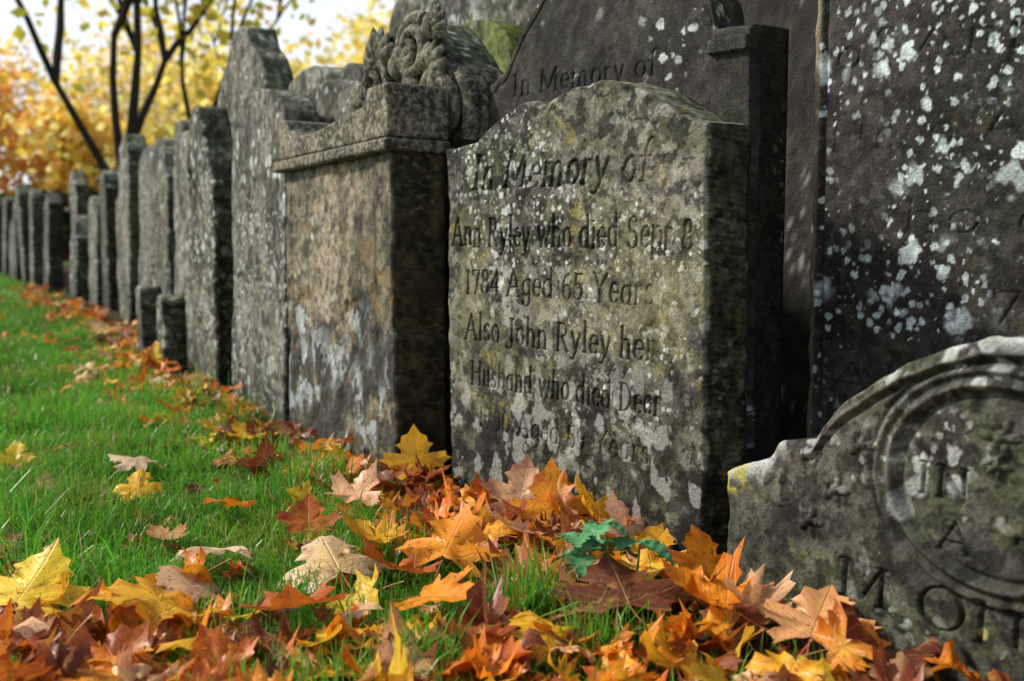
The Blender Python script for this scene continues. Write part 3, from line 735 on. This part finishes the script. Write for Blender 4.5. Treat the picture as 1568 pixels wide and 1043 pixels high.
hero=[(-.80,1.84,.07,.135,-.2,.5,.1,BY),(-.58,1.78,.065,.165,1.9,.28,0,YEL),(-.323,2.0,.07,.135,.5,.34,-.1,PALE),(-.27,2.17,.06,.105,1.2,.25,0,YEL),
(-.115,2.06,.08,.14,-.3,.45,.1,ORG),(.09,2.33,.09,.13,.3,.95,0,ORG),(.02,2.37,.10,.115,-.6,1.1,.2,TAN),(-.24,2.80,.09,.115,.2,1.15,0,YEL),(-1.01,3.0,.05,.115,1.4,.15,0,PALE),
(-.877,2.62,.06,.09,.2,.7,0,YEL),(-.625,2.46,.06,.095,2.4,.3,.2,ORG),(-.35,2.5,.07,.11,-.7,.4,.2,(.90,.50,.28)),(-1.33,3.0,.05,.08,.1,1.0,0,BY),(-.768,3.26,.07,.11,.8,.3,.1,YEL),(-.86,3.35,.07,.10,2,.3,.1,YEL),
(-1.67,5.3,.07,.14,.3,.7,0,BY),(-2.45,6.8,.08,.18,1,.4,0,(.92,.6,.25)),(-1.86,5.0,.05,.12,1,.3,0,PALE),(-2.3,7.6,.06,.15,2,.5,0,YEL),(-.567,2.1,.06,.12,2.6,.3,.2,PALE),(-.545,1.87,.06,.11,.9,.4,0,TAN),
(.176,1.80,.08,.14,.2,.3,0,DK),(.306,1.75,.08,.12,1.0,.3,0,ORG),(.457,1.66,.07,.12,-.5,.4,0,(.88,.42,.16)),(-.2,1.92,.07,.12,2.2,.4,.1,RUST),(-.12,1.78,.07,.13,4,.2,.2,ORG),(-.34,1.75,.06,.12,3.3,.3,.1,RUST),
(.22,2.2,.08,.10,.5,.9,.2,PALE),(.0,2.2,.07,.11,1.8,.5,.2,PALE),(-.42,2.3,.06,.09,.1,.6,.1,RUST),(-.05,2.5,.06,.10,.7,.6,.4,RUST),(.34,1.95,.08,.095,.2,1.0,.3,ORG),(-.75,1.62,.05,.12,.9,.2,0,RUST),(-.95,1.9,.05,.11,2.9,.2,.1,ORG),
(.16,2.27,.09,.11,.9,.8,.3,YEL),(.05,1.66,.06,.11,.6,.3,.1,YEL),(-.45,1.62,.06,.12,2.6,.3,.1,YEL)]
for (x,y,z,s_,yw,tx,ty,c_) in hero: lb.add(x,y,z,s_,yw,tx,ty,c_,.85)
lb.build('fallen_leaves',ml)

# ------------------------------------------------------------------ grass
def grass(name,n,xr,yr,hr,wid,keep,mat,centres=None):
    if centres is None:
        x=rng.uniform(*xr,n);y=rng.uniform(*yr,n)
    else:
        xs=[];ys=[]
        for (cx,cy,sd,k) in centres: xs.append(rng.normal(cx,sd,k));ys.append(rng.normal(cy,sd,k))
        x=np.concatenate(xs);y=np.concatenate(ys)
    m=keep(x,y); x=x[m];y=y[m]
    n=len(x); z=gz(x,y)-.004
    cl=.40+1.2*vnoise(x*6+20,y*6+20,9)
    H=rng.uniform(hr[0],hr[1],n)*cl; w=wid*rng.uniform(.5,1.3,n)
    an=rng.uniform(0,2*np.pi,n); bend=H*np.abs(rng.normal(.4,.45,n)); 
    dx=np.cos(an);dy=np.sin(an)
    tw=rng.uniform(0,6.28,n)
    fx=np.cos(tw);fy=np.sin(tw)
    V=np.zeros((n,7,3))
    for k,(t,ww) in enumerate(((0,1),(.4,.95),(.75,.6))):
        cx=x+dx*bend*t*t;cy=y+dy*bend*t*t;cz=z+H*(t-.18*t*t*(bend/H))
        V[:,2*k]=np.stack([cx-fx*w*ww/2,cy-fy*w*ww/2,cz],-1);V[:,2*k+1]=np.stack([cx+fx*w*ww/2,cy+fy*w*ww/2,cz],-1)
    V[:,6]=np.stack([x+dx*bend,y+dy*bend,z+H*(1-.3*np.clip(bend/H,0,1.5))],-1)
    b=(np.arange(n)*7)[:,None]
    q=np.concatenate([b+np.array([0,1,3,2]),b+np.array([2,3,5,4])],0)
    t=b+np.array([4,5,6])
    base=np.stack([rng.uniform(.07,.19,n),rng.uniform(.26,.44,n),rng.uniform(.015,.045,n)],-1)*(.55+.85*vnoise(x*2.5,y*2.5,5))[:,None]
    yl=S(vnoise(x*4+7,y*4,15),.55,.85)*.4
    base=base*(1-yl[:,None])+np.array((.28,.34,.04))*yl[:,None]
    dry=rng.random(n)<.06; base[dry]=(.42,.34,.15)
    C=np.ones((n,7,4)); C[:,:,:3]=base[:,None,:]
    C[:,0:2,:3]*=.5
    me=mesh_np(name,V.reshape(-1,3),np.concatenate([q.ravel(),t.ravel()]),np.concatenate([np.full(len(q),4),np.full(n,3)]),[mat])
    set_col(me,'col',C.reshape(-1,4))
    return me
def thin_mat(name,rough,spec,trf):
    m,nt=newmat(name); h=N(nt)
    ac=h.n('ShaderNodeAttribute');ac.attribute_name='col'
    if rough is None: b=h.n('ShaderNodeBsdfDiffuse');h.put(b.inputs[0],ac.outputs['Color'])
    else:
        b=h.n('ShaderNodeBsdfPrincipled');h.put(b.inputs['Base Color'],ac.outputs['Color']);b.inputs['Roughness'].default_value=rough;b.inputs['Specular IOR Level'].default_value=spec
    tr=h.n('ShaderNodeBsdfTranslucent');h.put(tr.inputs[0],ac.outputs['Color'])
    mx=h.n('ShaderNodeMixShader');mx.inputs[0].default_value=trf
    nt.links.new(b.outputs[0],mx.inputs[1]);nt.links.new(tr.outputs[0],mx.inputs[2]);o_=h.n('ShaderNodeOutputMaterial');nt.links.new(mx.outputs[0],o_.inputs[0])
    return m
mgr=thin_mat('grass_blade',.40,.4,.4); mfo=thin_mat('autumn_foliage',None,0,.55)
def keep_near(x,y):
    ld=lawn(x,y); p=np.clip((ld-.02)/.40,.14,1); p=np.where(y<1.9,p*.55,p)
    p=p*np.clip(.3+1.6*vnoise(x*4,y*4,33),0,1)
    return (rng.random(len(x))<p)&(ld>.015)&(x>-.75*y-.6)
g_parent=empty('grass')
for nme,me in (('near_blades',grass('near_blades',130000,(-3.4,.6),(1.2,4.2),(.035,.078),.0036,keep_near,mgr)),
               ('mid_blades',grass('mid_blades',110000,(-7,-.6),(4.2,9.5),(.035,.065),.0075,keep_near,mgr)),
               ('far_blades',grass('far_blades',60000,(-17,-2),(9.5,22),(.04,.07),.02,keep_near,mgr)),
               ('tufts',grass('tufts',0,None,None,(.07,.13),.0042,lambda x,y:lawn(x,y)>.02,mgr,
                 centres=[(-.60,2.95,.05,260),(-.50,2.78,.06,300),(-.66,3.1,.05,200),(.02,1.83,.035,130),(.06,1.93,.03,90),(-.2,2.2,.05,90),(-.42,2.55,.07,260),(-1.1,2.3,.15,300),(-.9,2.05,.12,250),(-.36,2.15,.04,70),(.12,1.68,.03,80),(-.05,2.63,.03,60),(-.85,3.5,.06,120),(-1.3,4.2,.1,150),(-.12,1.6,.03,60),(-.5,1.7,.04,90)]))):
    link(bpy.data.objects.new(nme,me),g_parent)

# ------------------------------------------------------------------ nettle
mn,nt=newmat('nettle_leaf'); h=N(nt)
tc=h.n('ShaderNodeTexCoord').outputs['Object'];nn=h.noise(tc,60,3,.6)
out_bsdf(h,h.mix(nn.outputs[0],(.04,.18,.06),(.13,.34,.14)),.5,nn.outputs[0],.003,1,.35)
eN=empty('nettle_plant',(.16,1.93,.03))
def nettle_leaf(k,p,yaw,pitch,L):
    V=[];F=[];n=14
    for i in range(n+1):
        t=i/n; w=.42*max(0,math.sin(math.pi*t**.75))**.9*(1-.25*t)
        sr=.06*((i%2)*2-1)*(1 if 0<i<n else 0)
        for j,u in enumerate((-1,-.5,0,.5,1)):
            ww=(w+(sr if abs(u)==1 else 0))*u
            V.append((t*L,ww*L,L*(.10*abs(u)*w*3-.28*t*t+.02*math.sin(i*1.9))))
    for i in range(n):
        for j in range(4): F.append((i*5+j,i*5+j+1,(i+1)*5+j+1,(i+1)*5+j))
    me=bpy.data.meshes.new('leaf');me.from_pydata(V,[],F);me.materials.append(mn)
    for q_ in me.polygons:q_.use_smooth=True
    o=bpy.data.objects.new('leaf_%d'%k,me);o.location=p;o.rotation_euler=(0,pitch,yaw);link(o,eN)
tube('stem',[(0,0,-.02),(.005,-.005,.05),(.0,-.01,.12)],.002,mn,eN,2)
tube('stem_2',[(.05,-.01,-.02),(.055,-.02,.04),(.06,-.02,.09)],.002,mn,eN,2)
tube('stem_3',[(-.04,.0,-.02),(-.045,-.01,.04),(-.05,-.02,.10)],.002,mn,eN,2)
k=0
for (bx,by,bz) in ((0,-.01,.12),(.002,-.006,.09),(.06,-.02,.09),(-.05,-.02,.10),(-.047,-.015,.07)):
    y0=random.uniform(0,3)
    for s_ in range(3):
        nettle_leaf(k,(bx,by,bz),y0+s_*2.1,random.uniform(-.30,.25),random.uniform(.050,.074));k+=1

# ------------------------------------------------------------------ trees
mb,nt=newmat('tree_bark'); h=N(nt); tc=h.n('ShaderNodeTexCoord').outputs['Object'];nn=h.noise(h.mapping(tc,sc=(6,6,1.5)),3,3,.6)
out_bsdf(h,h.mix(nn.outputs[0],(.022,.017,.013),(.05,.04,.03)),.9,None,.03,1,.1)
def tree(name,x,y,H,cols,nleaf,trunk_r=.14,seed=0,spread=.55,lsize=.10,fork=.22,depth=5,clump=.38,sub=1.0,ratio=.56):
    r=random.Random(seed); e=empty(name,(x,y,0))
    V=[];F=[];tips=[]
    def seg(p,d,L,r0,lvl):
        n=6 if lvl<3 else 4; steps=4
        pts=[p];dd=d.copy()
        for i in range(steps):
            dd=(dd+Vector((r.uniform(-1,1),r.uniform(-1,1),r.uniform(-.3,.6)))*.13).normalized()
            pts.append(pts[-1]+dd*L/steps)
        rings=[]
        for i,q in enumerate(pts):
            t=i/steps; rr=r0*(1-.42*t)
            a=dd.orthogonal().normalized();b_=dd.cross(a)
            rings.append(len(V))
            for k in range(n):
                an=2*math.pi*k/n; V.append(tuple(q+(a*math.cos(an)+b_*math.sin(an))*rr))
        for i in range(steps):
            for k in range(n): F.append((rings[i]+k,rings[i]+(k+1)%n,rings[i+1]+(k+1)%n,rings[i+1]+k))
        if lvl>=2: tips.extend(pts[1:])
        if lvl<depth:
            nb=3 if lvl<2 else r.choice((2,3))
            if lvl==0: nb=6
            for k in range(nb):
                nd=(dd+Vector((r.uniform(-1,1),r.uniform(-1,1),r.uniform(-.15,.5)))*(spread*1.25)).normalized()
                seg(pts[-1] if k<3 else pts[r.choice((2,3))],nd,L*r.uniform(.62,.88) if lvl else H*.26*r.uniform(.8,1.1),r0*ratio,lvl+1)
    seg(Vector((0,0,-.2)),Vector((0,0,1)),H*fork+.2,trunk_r,0)
    me=bpy.data.meshes.new('trunk_and_branches');me.from_pydata(V,[],F);me.materials.append(mb)
    for p in me.polygons:p.use_smooth=True
    link(bpy.data.objects.new('trunk_and_branches',me),e)
    T=np.array([tuple(t) for t in tips]); rg=np.random.default_rng(seed)
    T=T[rg.random(len(T))<sub]
    ids=rg.integers(0,len(T),nleaf)
    c=T[ids]+rg.normal(0,clump,(nleaf,3))*np.array([1,1,.75])
    a=rg.normal(0,1,(nleaf,3));a/=np.linalg.norm(a,axis=1)[:,None]
    b_=np.cross(a,rg.normal(0,1,(nleaf,3)));b_/=np.linalg.norm(b_,axis=1)[:,None]
    s_=lsize*rg.uniform(.6,1.4,(nleaf,1))
    Q=np.stack([c-a*s_,c-b_*s_*.7,c+a*s_,c+b_*s_*.7],1)
    cc=np.array(cols)[(ids*7+seed)%len(cols)]*rg.uniform(.8,1.15,(nleaf,1))
    C=np.ones((nleaf,4,4));C[:,:,:3]=np.clip(cc,0,.97)[:,None,:]
    me=mesh_np('foliage',Q.reshape(-1,3),np.arange(nleaf*4),np.full(nleaf,4),[mfo]);set_col(me,'col',C.reshape(-1,4))
    link(bpy.data.objects.new('foliage',me),e)
Y1=(.96,.72,.12);Y2=(.97,.86,.34);O1=(.96,.56,.16);O2=(.94,.42,.12);YG=(.74,.70,.09);R1=(.84,.34,.22);P1=(.96,.76,.55)
tree('maple_tree',-5.75,17.5,9.0,[YG,Y1,Y1,YG],6500,.13,3,.50,.10,.18,5,.34,.8,.68)
tree('autumn_tree',-14.8,31,6.0,[O1,Y1,O2,P1],2800,.14,5,.6,.14,.2,4,.5,.7)
tree('autumn_tree',-11.2,29,4.6,[Y1,O1,Y2],2200,.12,8,.6,.13,.16,4,.45,.7)
tree('autumn_tree',-19,36,7,[O2,R1,O1,P1],2600,.18,11,.6,.15,.2,4,.6,.7)
tree('autumn_tree',-13,41,9,[Y2,Y1,P1],2600,.12,12,.6,.16,.2,4,.7,.6)
tree('autumn_tree',-8.0,38,8.0,[Y1,Y2,Y2],2400,.12,14,.6,.16,.2,4,.6,.6)
tree('autumn_tree',-5.0,42,10,[Y2,Y1,Y2],3400,.12,15,.6,.16,.22,4,.7,.6)
tree('autumn_tree',-22,30,6,[O1,Y1],2600,.2,16,.6,.15,.2,4,.5)
tree('autumn_tree',5,40,11,[Y1,O1],4000,.25,17,.6,.16,.22,4,.65)
tree('autumn_tree',14,36,10,[O1,Y1],4000,.25,18,.6,.16,.22,4,.65)
def hedge(name,p0,p1,hh,dp,n,cols,ls,seed):
    rg=np.random.default_rng(seed); t=rg.random(n)
    prof=hh*(.45+1.1*vnoise(t*14,t*0+seed,seed))
    u=rg.random(n)
    c=np.stack([p0[0]+(p1[0]-p0[0])*t+rg.normal(0,dp*.4,n),p0[1]+(p1[1]-p0[1])*t+rg.normal(0,dp*.4,n),u**.8*prof],-1)
    a=rg.normal(0,1,(n,3));a/=np.linalg.norm(a,axis=1)[:,None];b_=np.cross(a,rg.normal(0,1,(n,3)));b_/=np.linalg.norm(b_,axis=1)[:,None]
    s_=ls*rg.uniform(.6,1.4,(n,1));Q=np.stack([c-a*s_,c-b_*s_*.7,c+a*s_,c+b_*s_*.7],1)
    ci=(vnoise(t*18,u*3,seed+3)*len(cols)*.999).astype(int)
    C=np.ones((n,4,4));C[:,:,:3]=(np.array(cols)[ci]*rg.uniform(.7,1.05,(n,1)))[:,None,:]
    me=mesh_np(name,Q.reshape(-1,3),np.arange(n*4),np.full(n,4),[mfo]);set_col(me,'col',C.reshape(-1,4));link(bpy.data.objects.new(name,me))
hedge('hedge',(-26,25),(6,29),1.2,.8,13000,[(.06,.07,.03),(.12,.06,.03),(.05,.08,.03),(.15,.08,.03)],.13,1)
hedge('autumn_shrubs',(-24,27.5),(-6,31),2.9,1.4,5200,[O1,Y1,O2,Y2,O1],.15,2)

# ------------------------------------------------------------------ light
to_sun=Vector((-.95,.24,0)).normalized(); el=R(38)
ts=Vector((to_sun.x*math.cos(el),to_sun.y*math.cos(el),math.sin(el)))
w=bpy.data.worlds.new('World');scene.world=w;w.use_nodes=True;nt=w.node_tree
bg=nt.nodes['Background'];h=N(nt);sk=nt.nodes.new('ShaderNodeTexSky');sk.sky_type='NISHITA';sk.sun_disc=False
sk.sun_elevation=el;sk.sun_rotation=math.atan2(ts.x,ts.y);sk.air_density=1.0;sk.dust_density=4.0;sk.ozone_density=1.0
gc=h.n('ShaderNodeTexCoord').outputs['Generated']; sz=h.n('ShaderNodeSeparateXYZ'); nt.links.new(gc,sz.inputs[0])
hz=h.math('SUBTRACT',1.0,h.step(sz.outputs[2],.15,.70))
hz=h.math('MULTIPLY_ADD',hz,.84,.08)
nt.links.new(h.mix(hz,sk.outputs[0],(7.5,7.9,8.5)),bg.inputs[0]);bg.inputs[1].default_value=.14
sl=bpy.data.lights.new('sun','SUN');sl.energy=4.2;sl.angle=R(5.0);sl.color=(1,.95,.85)
so=bpy.data.objects.new('sun',sl);so.rotation_euler=(-ts).to_track_quat('-Z','Y').to_euler();so.location=(-10,5,12);link(so)

# ------------------------------------------------------------------ camera
cam=bpy.data.cameras.new('camera');co=bpy.data.objects.new('camera',cam);link(co)
co.location=(0,0,.65);co.rotation_euler=(R(90-5.4),0,0)
cam.lens=40;cam.sensor_width=36;cam.clip_end=2000;cam.clip_start=.05
cam.dof.use_dof=True;cam.dof.focus_distance=2.25;cam.dof.aperture_fstop=3.6
scene.camera=co
scene.view_settings.view_transform='Standard';scene.view_settings.look='None';scene.view_settings.exposure=0
